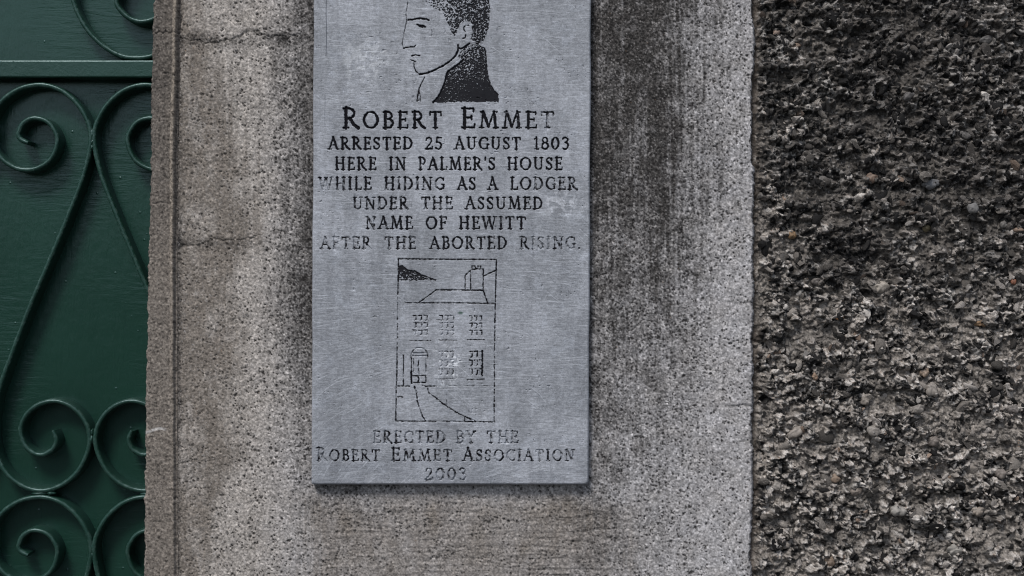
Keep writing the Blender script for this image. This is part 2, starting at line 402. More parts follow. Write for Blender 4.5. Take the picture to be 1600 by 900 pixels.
def pier_strip():
    """the narrow edging on the gate side: proud band ending in a rounded bead"""
    NR = 40
    us = np.concatenate([np.zeros(NR), np.linspace(0, 1, 46)])     # the first columns are the return into the reveal
    back = np.concatenate([np.linspace(.09, .0035, NR), np.zeros(46)]).astype(np.float32)[None] / S
    U, Y = np.meshgrid(us, ysax); U = U.astype(np.float32); Y = Y.astype(np.float32)
    xl = np.interp(Y, [-600, 0, 150, 300, 450, 600, 900, 2400], [246, 241, 238, 236, 232, 229, 226, 224])
    xl = xl + (fbm(Y / 12, back / 12 + Y * 0, 5, 4) - .5) * 5 + (vn(Y / 2.6, back / 2.6 + Y * 0, 6) - .5) * 1.4
    xb = np.interp(Y, [-600, 0, 300, 600, 900, 2400], [276, 275.5, 269.5, 270, 271, 271]) + (fbm(Y / 40, Y * 0, 9, 3) - .5) * 3
    X = xl + (xb + 8 - xl) * U
    d = X - xb
    bw = np.interp(Y, [-600, 0, 300, 450, 600, 900, 2400], [5.5, 5.5, 5, 4, 3, 2.8, 3])
    prom = np.interp(Y, [-600, 0, 300, 450, 600, 900, 2400], [6, 6, 5, 3.2, 1.4, 1., 1.])
    hgt = 4.6 * (1 - ss(1, 5.0, d))
    hgt = hgt + prom * np.sqrt(np.clip(1 - (d / bw) ** 2, 0, 1)) - 1.2 * ss(9, 4, np.abs(d + 8)) * ss(600, 200, Y)
    hgt = hgt - 2.5 * ss(.12, 0, U) ** 2
    Xs = X
    X = X - back                                                     # unrolled round the corner, so the grain is not smeared
    gn = concrete_grain(X, Y, 201)
    hgt = hgt + (gn - .5) * 2.0 + (fbm(X / 22, Y / 40, 203, 4) - .5) * 3.0
    pits = ss(.2, .12, vn(X / 5, Y / 5, 207)) * ss(.5, .7, vn(X / 40, Y / 40, 208)); hgt = hgt - 1.2 * pits
    jt = np.clip(1 - np.abs(Y - 52 - (vn(X / 5, X * 0, 4) - .5) * 4) / 2.4, 0, 1)
    jt = np.maximum(jt, .5 * np.clip(1 - np.abs(Y - 318 - (vn(X / 5, X * 0, 7) - .5) * 3) / 2, 0, 1))
    hgt = hgt - 2.5 * jt
    dk = np.interp(Y, [-600, 0, 200, 330, 420, 900, 2400], [.6, .6, .52, .36, .15, .1, .1]) * (.5 + fbm(X / 20, Y / 60, 211, 4))
    a = srgb(124, 117, 110); base = mixc(np.broadcast_to(a, X.shape + (3,)), srgb(74, 70, 67), np.clip(dk, 0, 1))
    onb = ss(bw, bw * .4, np.abs(d)) * np.interp(Y, [-600, 0, 300, 500, 900], [.6, .6, .6, .35, .1])
    base = mixc(base, srgb(152, 142, 130), onb)
    base = base * np.exp(.8 * (vn(X / 1.4, Y / 1.4, 213) + vn(X / 2.6, Y / 2.6, 214) - 1))[..., None]
    spk = np.maximum(specks(X, Y, 3.4, 221, .16 + .2 * dk), specks(X, Y, 6.5, 222, .05 + .1 * dk)); col = mixc(base, srgb(40, 38, 36), spk * .7)
    col = mixc(col, srgb(178, 172, 166), specks(X, Y, 3.0, 223, .10) * .3)
    wh = ss(3.2, 1.0, np.abs(Y - 672 + (X - 245) * .17 - (vn(X / 6, X * 0, 19) - .5) * 5)) * ss(264, 254, X) * ss(.25, .55, vn(X / 3, Y / 3, 18) + .25)
    col = mixc(col, srgb(188, 186, 184), np.clip(wh, 0, 1) * .85)
    wx, wz = px2w(Xs, Y); wy = -hgt * S
    wx[:, :NR] += ((gn - .5) * 2.2 * S)[:, :NR] * np.linspace(1, .2, NR)[None]; wy[:, :NR] = back[:, :NR] * S
    # right edge tucks behind the face
    wy[:, -1] = .004
    V = np.stack([wx, wy, wz], -1).reshape(-1, 3)
    mesh_np("edge_strip", V, grid_quads(len(us), len(ysax)), M_conc, pier, col.reshape(-1, 3))
pier_strip()
m = MB(); m.box(-.455, .310, .0125, .09, .001, H + 1060 * S); m.box(-.385, .310, .0902, .42, .001, H + 1060 * S)
m.build("pillar_core", M_core, pier)
settle(pier)

# ------------------------------------------------------------------ roughcast wall
wall = thing("roughcast_wall", "dark rough pebble-dashed wall of stones and mortar right of the pillar", "wall")
wall['kind'] = 'thing'; wall['base'] = [.8, .1, .0]
X0R = 1175

def rough_height(X, Y):
    wx = X + 9 * (fbm(X / 14, Y / 14, 301, 3) - .5); wy_ = Y + 9 * (fbm(X / 14, Y / 14, 302, 3) - .5)
    f1, f2, i1 = worley(wx / 15, wy_ / 12, 311)
    g1, g2, i2 = worley(wx / 7.2, wy_ / 6.0, 321)
    k1, k2, i3 = worley(wx / 3.6, wy_ / 3.2, 331)
    stone1 = np.clip(f2 - f1, 0, .6) / .6 * (i1 - .25) * 1.5
    stone2 = np.clip(g2 - g1, 0, .5) / .5 * (i2 - .3) * 1.5
    tilt = (vn(X / 8, Y / 8, 341) - .5)
    ridge = 1 - np.abs(fbm(wx / 10, wy_ / 8, 345, 4) - .5) * 4
    wx = wx * .8; wy_ = wy_ * .8
    q1, q2, i0 = worley(wx / 27, wy_ / 19, 305)
    slab = np.clip(q2 - q1, 0, .5) / .5 * (i0 - .35) * 1.6 + (vn(wx / 22 + i0 * 9, wy_ / 16, 307) - .5) * 1.4
    h = 9.5 * slab + 8.0 * stone1 + 5.5 * stone2 + 2.6 * (np.clip(k2 - k1, 0, .5) / .5 * (i3 - .2)) + 8.5 * tilt + 11 * (fbm(X / 45, Y / 45, 351, 4) - .5) + 3.2 * np.clip(ridge, -.5, 1)
    mo = ss(.46, .60, fbm(X / 26, Y / 20, 385, 4) + .03 * ss(420, 700, Y) - .05 * ss(350, 150, Y)) * (1 - .75 * np.clip(stone1, 0, 1))
    h = h * (1 - .72 * mo) - 3.0 * mo + mo * 3.5 * (fbm(X / 5, Y / 5, 346, 4) - .5) * 2
    return h, i1, i2, i3, mo

def dirt_map(X, Y):
    d = np.interp(Y, [-600, 0, 100, 300, 420, 520, 700, 900, 2400], [.84, .80, .85, .80, .6, .38, .27, .2, .2])
    d = d + .85 * (fbm(X / 90, Y / 60, 361, 4) - .5) + .75 * (fbm(X / 24, Y / 17, 363, 3) - .5) + .12 * ss(1250, 1400, X) * ss(520, 300, Y) - .22 * ss(1260, 1190, X) * ss(60, 200, Y)
    return np.clip(d, 0, 1)

def stone_colour(r, dirt, n):
    pal = np.stack([srgb(26, 25, 25), srgb(66, 63, 60), srgb(114, 109, 104), srgb(136, 130, 124), srgb(156, 150, 145), srgb(126, 110, 98), srgb(176, 171, 166)])
    idx = np.searchsorted(np.array([.33, .46, .62, .80, .92, .95]), r)
    c = pal[idx]
    blk = ss(.0, .26, dirt * 1.08 - n)
    return mixc(c, c * .26 + srgb(24, 23, 24) * .5, blk)

def roughcast():
    xs = axis([(X0R, 1640, 1.05), (1640, 2700, 4.)])
    X, Y = np.meshgrid(xs, ysax); X = X.astype(np.float32); Y = Y.astype(np.float32)
    h, i1, i2, i3, mo = rough_height(X, Y)
    dirt = dirt_map(X, Y)
    n = .55 * fbm(X / 11, Y / 9, 371, 4) + .45 * vn(X / 4, Y / 4, 372)
    r = np.where(vn(X / 30, Y / 30, 375) > .45, i2, i1) * .55 + i3 * .25 + .2 * vn(X / 2.5, Y / 2.5, 373)
    r = np.clip((r - .5) * 2.0 + .5, 0, .999)
    col = stone_colour(r, dirt, n)
    lich = ss(.58, .68, fbm(X / 6, Y / 6, 381, 4)) * ss(.45, .7, fbm(X / 50, Y / 50, 382, 3) + .12)
    col = mixc(col, srgb(186, 182, 178), lich * .45)
    mcol = srgb(130, 124, 118) * np.exp(.9 * (vn(X / 1.5, Y / 1.5, 386) + vn(X / 3, Y / 3, 387) - 1))[..., None]
    mcol = mixc(mcol, srgb(36, 35, 35), specks(X, Y, 4.2, 388, .3) * .8)
    col = mixc(col, mcol * (1 - .8 * dirt)[..., None], mo * .85)
    col = col * np.exp(.55 * (vn(X / 1.6, Y / 1.4, 389) + vn(X / 3.4, Y / 3, 390) - 1))[..., None] * np.float32(1.12)
    glint = specks(X, Y, 3.4, 392, .06); col = mixc(col, srgb(190, 188, 188), glint * .3)
    # the mortar fillet against the pillar
    near = ss(1196, 1180, X + 10 * (fbm(X / 9, Y / 25, 391, 3) - .5))
    h = h * (1 - .7 * near) - 2.5 * near; col = mixc(col, srgb(92, 84, 77), near * .8)
    wx, wz = px2w(X + lean(Y), Y); wy = .0125 - h * S
    V = np.stack([wx, wy, wz], -1).reshape(-1, 3)
    mesh_np("roughcast_coat", V, grid_quads(len(xs), len(ysax)), M_rough, wall, col.reshape(-1, 3))
roughcast()

# template stones
def ico(sub):
    t = (1 + 5 ** .5) / 2
    v = [(-1, t, 0), (1, t, 0), (-1, -t, 0), (1, -t, 0), (0, -1, t), (0, 1, t), (0, -1, -t), (0, 1, -t), (t, 0, -1), (t, 0, 1), (-t, 0, -1), (-t, 0, 1)]
    f = [(0, 11, 5), (0, 5, 1), (0, 1, 7), (0, 7, 10), (0, 10, 11), (1, 5, 9), (5, 11, 4), (11, 10, 2), (10, 7, 6), (7, 1, 8), (3, 9, 4), (3, 4, 2), (3, 2, 6), (3, 6, 8), (3, 8, 9), (4, 9, 5), (2, 4, 11), (6, 2, 10), (8, 6, 7), (9, 8, 1)]
    v = [np.array(p) / np.linalg.norm(p) for p in v]
    for _ in range(sub):
        cache = {}; nf = []
        def mid(a, b):
            k = (min(a, b), max(a, b))
            if k not in cache:
                p = v[a] + v[b]; v.append(p / np.linalg.norm(p)); cache[k] = len(v) - 1
            return cache[k]
        for a, b, c in f:
            ab, bc, ca = mid(a, b), mid(b, c), mid(c, a); nf += [(a, ab, ca), (b, bc, ab), (c, ca, bc), (ab, bc, ca)]
        f = nf
    return np.array(v), np.array(f, np.int32)

def rot3(rg):
    q = rg.normal(size=4); q /= np.linalg.norm(q); a, b, c, d = q
    return np.array([[a*a+b*b-c*c-d*d, 2*(b*c-a*d), 2*(b*d+a*c)], [2*(b*c+a*d), a*a-b*b+c*c-d*d, 2*(c*d-a*b)], [2*(b*d-a*c), 2*(c*d+a*b), a*a-b*b-c*c+d*d]])

def aggregate():
    tv, tf = ico(2)
    n = 1900
    px = np.concatenate([rng.uniform(1192, 1660, n), rng.uniform(1660, 2600, 600)])
    py = np.concatenate([rng.uniform(-40, 940, n), rng.uniform(-300, 1500, 600)])
    h = rough_height(px.astype(np.float32), py.astype(np.float32))[0]
    dirt = dirt_map(px, py)
    nn = rng.uniform(.1, 1, len(px)); cols = stone_colour((rng.uniform(0, 1, len(px)) ** 1.15).astype(np.float32), dirt.astype(np.float32), nn.astype(np.float32))
    V = []; F = []; K = []
    for i in range(len(px)):
        r = rng.gamma(3.4, 1.9) + 1.4; r = min(r, 17)
        v = tv.copy()
        sharp = rng.random() < .78
        if not sharp: r = min(r, 8.5)
        for _ in range(rng.integers(5, 9)):                     # knock flat facets into the stone, gentle ones into the worn pebbles
            nrm = rng.normal(size=3); nrm /= np.linalg.norm(nrm); cut = rng.uniform(.3, .8) if sharp else rng.uniform(.78, .97)
            dd = v @ nrm; over = np.clip(dd - cut, 0, None); v = v - over[:, None] * nrm
        v = v * (r * np.array([1.15, rng.uniform(.3, .7), rng.uniform(.45, .95)])); v = v @ rot3(rng).T
        v[:, 1] *= .75
        wx, wz = px2w(px[i] + lean(py[i]), py[i])
        c = np.array([wx, .0125 - (h[i] - .32 * r) * S, wz])
        F.append(tf + len(V) * len(tv)); V.append(v * S + c); K.append(np.repeat(cols[i][None] * rng.uniform(.75, 1.2), len(tv), 0))
    o = mesh_np("embedded_stones", np.vstack(V), np.vstack(F), M_rough, wall, np.vstack(K), smooth=False)
    o['kind'] = 'stuff'
aggregate()

def pebbles():
    tv, tf = ico(3)
    P = [(1381, 449, 12, 10, (168, 160, 150), 0), (1541, 506, 11, 5, (140, 114, 88), 4), (1462, 610, 9, 11, (150, 143, 136), 0), (1452, 583, 8, 7, (158, 140, 124), 0),
         (1438, 640, 10, 7, (140, 134, 128), 20), (1370, 674, 11, 8, (150, 144, 138), -10), (1466, 692, 10, 8, (128, 120, 114), 15), (1242, 367, 7, 6, (138, 112, 84), -20), (1521, 326, 9, 8, (118, 117, 116), 25),
         (1460, 286, 14, 8, (122, 122, 124), 5), (1250, 676, 15, 7, (158, 150, 142), 30), (1312, 750, 7, 7, (150, 132, 116), 0), (1278, 590, 6, 6, (146, 124, 106), 0),
         (1345, 770, 9, 7, (136, 126, 118), 10), (1410, 800, 11, 8, (160, 156, 150), -15), (1535, 800, 10, 7, (150, 140, 130), 15), (1570, 742, 8, 8, (134, 126, 120), 0), (1500, 862, 12, 8, (152, 148, 142), 0),
         (1232, 852, 10, 7, (148, 140, 132), -10), (1304, 880, 9, 8, (128, 112, 98), 0), (1590, 640, 9, 7, (124, 118, 114), 0), (1520, 575, 9, 7, (136, 128, 120), -10), (1358, 628, 8, 7, (144, 136, 128), 10),
         (1590, 440, 5, 5, (136, 92, 72), 0), (1316, 497, 6, 3.5, (150, 112, 78), 8), (1216, 48, 6, 5, (150, 132, 120), 20), (1330, 95, 8, 6, (108, 104, 102), 0), (1420, 150, 9, 6, (92, 89, 88), 20), (1512, 210, 9, 6, (100, 97, 95), -20), (1545, 60, 10, 7, (90, 88, 87), 10),
         (1366, 277, 9, 8, (122, 104, 92), 0), (1452, 355, 7, 6, (118, 108, 84), 0), (1575, 350, 7, 6, (106, 103, 100), 0), (1220, 760, 9, 8, (150, 144, 138), 0), (1280, 440, 7, 6, (112, 106, 102), 0)]
    for (x, y, a, b, c, rt) in P:
        hh = rough_height(np.array([[x]], np.float32), np.array([[y]], np.float32))[0][0, 0]
        v = tv * (1 + .75 * (fbm(tv[:, 0] * 1.5 + x * .37, tv[:, 2] * 1.5 + tv[:, 1] * 1.3 + y * .37, 5, 2) - .5)[:, None])
        v = v * np.array([a, min(a, b) * .8, b]); t = math.radians(rt)
        v = np.stack([v[:, 0] * math.cos(t) - v[:, 2] * math.sin(t), v[:, 1], v[:, 0] * math.sin(t) + v[:, 2] * math.cos(t)], -1) * S
        wx, wz = px2w(x + lean(y), y)
        v = v + np.array([wx, .0125 - max(hh, 2.5) * S + .12 * b * S, wz])
        k = srgb(*[q * .92 for q in c]) * (.6 + .8 * fbm(tv[:, 0] * 4 + x, tv[:, 2] * 4 + tv[:, 1] * 3, 7, 3))[:, None]
        mesh_np("pebble", v, tf, M_peb, wall, k)
pebbles()
m = MB(); m.box(.3115, 1.62, .0325, .42, .001, H + 1060 * S)
m.build("wall_core", M_core, wall)
settle(wall)

# ------------------------------------------------------------------ gate
gate = thing("metal_gate", "dark green painted metal gate with scrolled bars beside the pillar", "gate")
gate['base'] = [-.9, .135, .04]
GF, GP = .110, .138          # front of the bars, front of the sheet

def gx(px, py, y=GF):
    x, z = px2w(px, py, y); return float(x), float(z)

def bar_sweep(pts_px, wid=7.8, yb=GP + .0006, yf=GF, n=12):
    p = catmull(pts_px, n); X, Z = px2w(p[:, 0], p[:, 1], GF); q = np.stack([X, Z], -1)
    seg = np.linalg.norm(np.diff(q, axis=0), axis=1); keep = np.concatenate([[True], seg > 1e-5]); q = q[keep]
    t = np.gradient(q, axis=0); t /= np.linalg.norm(t, axis=1)[:, None]; nr = np.stack([-t[:, 1], t[:, 0]], -1)
    hw = wid * S * 1.06 / 2; dp = yb - yf
    prof = [(-1, dp), (-1, .0042), (-.92, .0025), (-.72, .0011), (-.38, .0003), (0, 0), (.38, .0003), (.72, .0011), (.92, .0025), (1, .0042), (1, dp)]
    L = np.arange(len(q)); tap = np.ones(len(q)); tap[:6] = np.linspace(.72, 1, 6); tap[-6:] = np.linspace(1, .72, 6)
    wobn = 1 + .10 * (vn(L / 6., L * 0., 5) - .5)
    V = []
    for (o, d) in prof:
        V.append(np.stack([q[:, 0] + nr[:, 0] * o * hw * tap * wobn, np.full(len(q), yf + d), q[:, 1] + nr[:, 1] * o * hw * tap * wobn], -1))
    V = np.stack(V, 1).reshape(-1, 3); k = len(prof); F = []
    for i in range(len(q) - 1):
        for j in range(k - 1):
            a = i * k + j; F.append((a, a + 1, a + k + 1, a + k))
    V = list(map(tuple, V))
    caps = [tuple(range(k - 1, -1, -1)), tuple((len(q) - 1) * k + j for j in range(k))]
    return V, F + caps

def bar_obj(name, V, F):
    b = MB(); b.v = V; b.f = F; o = b.build(name, M_bar, gate, smooth=True)
    me = o.data; nv = len(me.vertices) // 11
    at = me.attributes.new('wear_highlight', 'FLOAT', 'POINT'); at.data.foreach_set('value', np.tile(np.array([0, .2, .8, 1, .5, .3, .5, 1, .8, .2, 0], np.float32), nv))  # edge wear that also paints highlights along the bar fronts
    n = len(me.polygons); sm = np.ones(n, bool); sm[-2:] = False; me.polygons.foreach_set("use_smooth", sm)
    return o

cs = [(43, 223), (31, 217), (28, 207), (36, 191), (53, 184), (73, 190), (86, 207), (88, 225), (78, 248), (58, 262), (35, 265), (12, 256), (-8, 236), (-17, 210), (-13, 181), (2, 157), (30, 138), (63, 132),
      (93, 140), (118, 160), (134, 185), (141, 210), (138, 240), (129, 275), (118, 305), (96, 360), (72, 417), (46, 478), (22, 540), (2, 595), (-10, 640), (-11, 690), (2, 730), (28, 756), (60, 767),
      (92, 760), (117, 741), (133, 714), (139, 687), (133, 661), (114, 638), (87, 627), (60, 632), (40, 648), (31, 671), (36, 693), (48, 706), (64, 711), (80, 703), (87, 689), (82, 673)]
V, F = bar_sweep(cs)
proto = bar_obj("scroll", V, F)
AX = 143.5
def gshift(dx_px, dy_px):
    k = S * (DIST + GF) / DIST; return dx_px * k, -dy_px * k
for row in (0, 645, 1290):
    for colm in (0, -318, -636, -954):
        for mir in (0, 1):
            o = proto if (row, colm, mir) == (0, 0, 0) else proto.copy()
            if o is not proto: C.collection.objects.link(o); o.parent = gate
            dx, dz = gshift(colm, row)
            axx = gx(AX, 0)[0]
            o.location = (dx + (2 * axx if mir else 0), 0, dz - (0 if 1 else 0))
            o.scale.x = -1 if mir else 1
            # mirrored copies reuse the mesh
up = [(250, -28), (234, -38), (214, -36), (196, -24), (186, -8), (184, 8), (193, 21), (208, 31), (224, 34), (240, 28)]
up = [(262, -20), (246, -36), (222, -40), (200, -32), (186, -15), (182, 5), (190, 18), (203, 28), (220, 33), (242, 28), (262, 14)]
up2 = [(242, 4), (250, -12), (240, -26), (222, -34), (202, -28), (186, -12), (182, 6), (190, 19), (204, 29), (221, 33), (242, 28)]
up3 = [(222, -8), (232, -20), (224, -34), (206, -38), (190, -26), (182, -6), (184, 9), (193, 22), (206, 30), (221, 33), (243, 27), (262, 8), (268, -20), (258, -52), (234, -78), (200, -88), (160, -80), (130, -56), (114, -24), (113, 0), (121, 22), (133, 42), (149, 61), (168, 76), (190, 87), (213, 90), (240, 86), (270, 70), (292, 40), (300, 0), (296, -60), (280, -160), (268, -300), (268, -520)]
# upper scroll: an outer sweep and the curl inside it
outer = [(84, -520), (88, -300), (96, -160), (103, -70), (108, -30), (114, 2), (123, 25), (135, 45), (150, 62), (169, 77), (190, 87), (213, 90), (238, 86), (266, 70), (288, 40), (294, 5), (284, -28), (262, -52), (234, -60), (206, -50), (188, -26), (181, 2), (190, 18), (204, 29), (221, 33), (240, 28), (252, 12), (248, -8), (236, -16)]
V, F = bar_sweep(outer); ou = bar_obj("scroll", V, F)
for mirror_ax, sh in ((-15, 0), (None, -318 * 2),):
    o = ou.copy(); C.collection.objects.link(o); o.parent = gate
    if mirror_ax is not None:
        o.scale.x = -1; o.location = (2 * gx(mirror_ax, 0)[0], 0, 0)
    else:
        o.location = (gshift(sh, 0)[0], 0, 0)
# rail
xl, zt = gx(-1150, 94.5); xr, zb = gx(318, 121.5)
m = MB(); m.box(xl, xr, GF - .004, GP + .0006, zb, zt, .0022); m.build("rail", M_bar, gate)
x0, z1 = gx(-1150, -560); x1, z0 = gx(318, 2080)
m = MB(); m.box(x0, x1, GP, GP + .003, .05, z1); m.build("sheet_panel", M_sheet, gate)
# welds where the bars touch
def weld(px, py, rx, ry):
    tv, tf = ico(2); x, z = gx(px, py)
    v = tv * (1 + .5 * (fbm(tv[:, 0] * 2.2 + px, tv[:, 2] * 2.2 + tv[:, 1] * 1.7 + py, 4, 3) - .5))[:, None] * np.array([rx, 7, ry]) * S + np.array([x, GF + .0055, z])
    mesh_np("weld", v, tf, M_bar, gate)
for a in ((143.5, 209, 4.5, 9), (143.5, 221, 4, 7), (143.5, 230, 3, 6), (142.5, 687, 4, 9), (143, 676, 3, 6), (143.5, 855, 4, 8), (144, 868, 3.5, 7), (60, 772, 14, 4), (78, 771, 8, 3.5), (228, 772, 12, 4)): weld(*a)
settle(gate)

# ------------------------------------------------------------------ plaque
plaque = thing("memorial_plaque", "blue-grey metal plaque engraved with a man's profile, inscription and house, fixed to the pillar", "plaque")
plaque['base'] = [-.08, -.009, H + (450 - 757) * S]
PX0, PX1, PY0, PY1 = 490.0, 923.5, -190.0, 757.5        # before lean
STEP = .62
pxs = np.linspace(PX0, PX1, int((PX1 - PX0) / STEP) + 1); pys = np.linspace(PY0, PY1, int((PY1 - PY0) / STEP) + 1)
GX, GY = np.meshgrid(pxs, pys); GX = GX.astype(np.float32); GY = GY.astype(np.float32)
depth = np.zeros_like(GX); paint = np.zeros_like(GX); pid = np.zeros(GX.shape, np.int16); best = np.full(GX.shape, -9., np.float32)
rag1 = (fbm(GX / 2.6, GY / 2.6, 401, 3) - .5); wearn = fbm(GX / 5.5, GY / 4.5, 405, 4); wearf = vn(GX / 1.7, GY / 1.7, 406)
PARTS = {}
def part_id(key):
    if key not in PARTS: PARTS[key] = len(PARTS) + 1
    return PARTS[key]

def window_of(x0, x1, y0, y1):
    i0 = max(int((x0 - PX0) / STEP) - 1, 0); i1 = min(int((x1 - PX0) / STEP) + 2, len(pxs))
    j0 = max(int((y0 - PY0) / STEP) - 1, 0); j1 = min(int((y1 - PY0) / STEP) + 2, len(pys))
    return slice(j0, j1), slice(i0, i1)

def groove(pts, hw, key, ink=1.0, deep=1.5, rag=1.0, taper=False):
    """cut a stroke: hw half width in pixels, ink how much black paint is left in it. Points in photo pixels"""
    p = np.array(pts, float); p = p + np.stack([4.5 * p[:, 1] / 900, p[:, 1] * 0], -1)   # undo the lean
    mgn = hw + 3
    w_ = window_of(p[:, 0].min() - mgn, p[:, 0].max() + mgn, p[:, 1].min() - mgn, p[:, 1].max() + mgn)
    X = GX[w_]; Y = GY[w_]
    if X.size == 0: return
    d = np.full(X.shape, 99., np.float32)
    for a, b in zip(p[:-1], p[1:]):
        ab = b - a; l2 = (ab ** 2).sum() + 1e-9
        t = np.clip(((X - a[0]) * ab[0] + (Y - a[1]) * ab[1]) / l2, 0, 1)
        d = np.minimum(d, np.hypot(X - a[0] - t * ab[0], Y - a[1] - t * ab[1]))
    if key.startswith('house'): ink *= .84
    s = hw - d + rag1[w_] * rag * 1.9
    dep = ss(-.5, 1.3, s) * deep
    pk = ss(-.45, .45, s) * np.clip(ss(.0, .32, ink * 1.12 - wearn[w_] * .95) * (.7 + .3 * ss(.1, .4, ink - .5 * wearf[w_] + .25)), 0, 1)
    depth[w_] = np.maximum(depth[w_], dep); paint[w_] = np.maximum(paint[w_], pk)
    k = part_id(key); bb = best[w_]; up_ = (s > bb) & (s > -1.6)
    best[w_] = np.where(up_, s, bb); pid[w_] = np.where(up_, k, pid[w_])

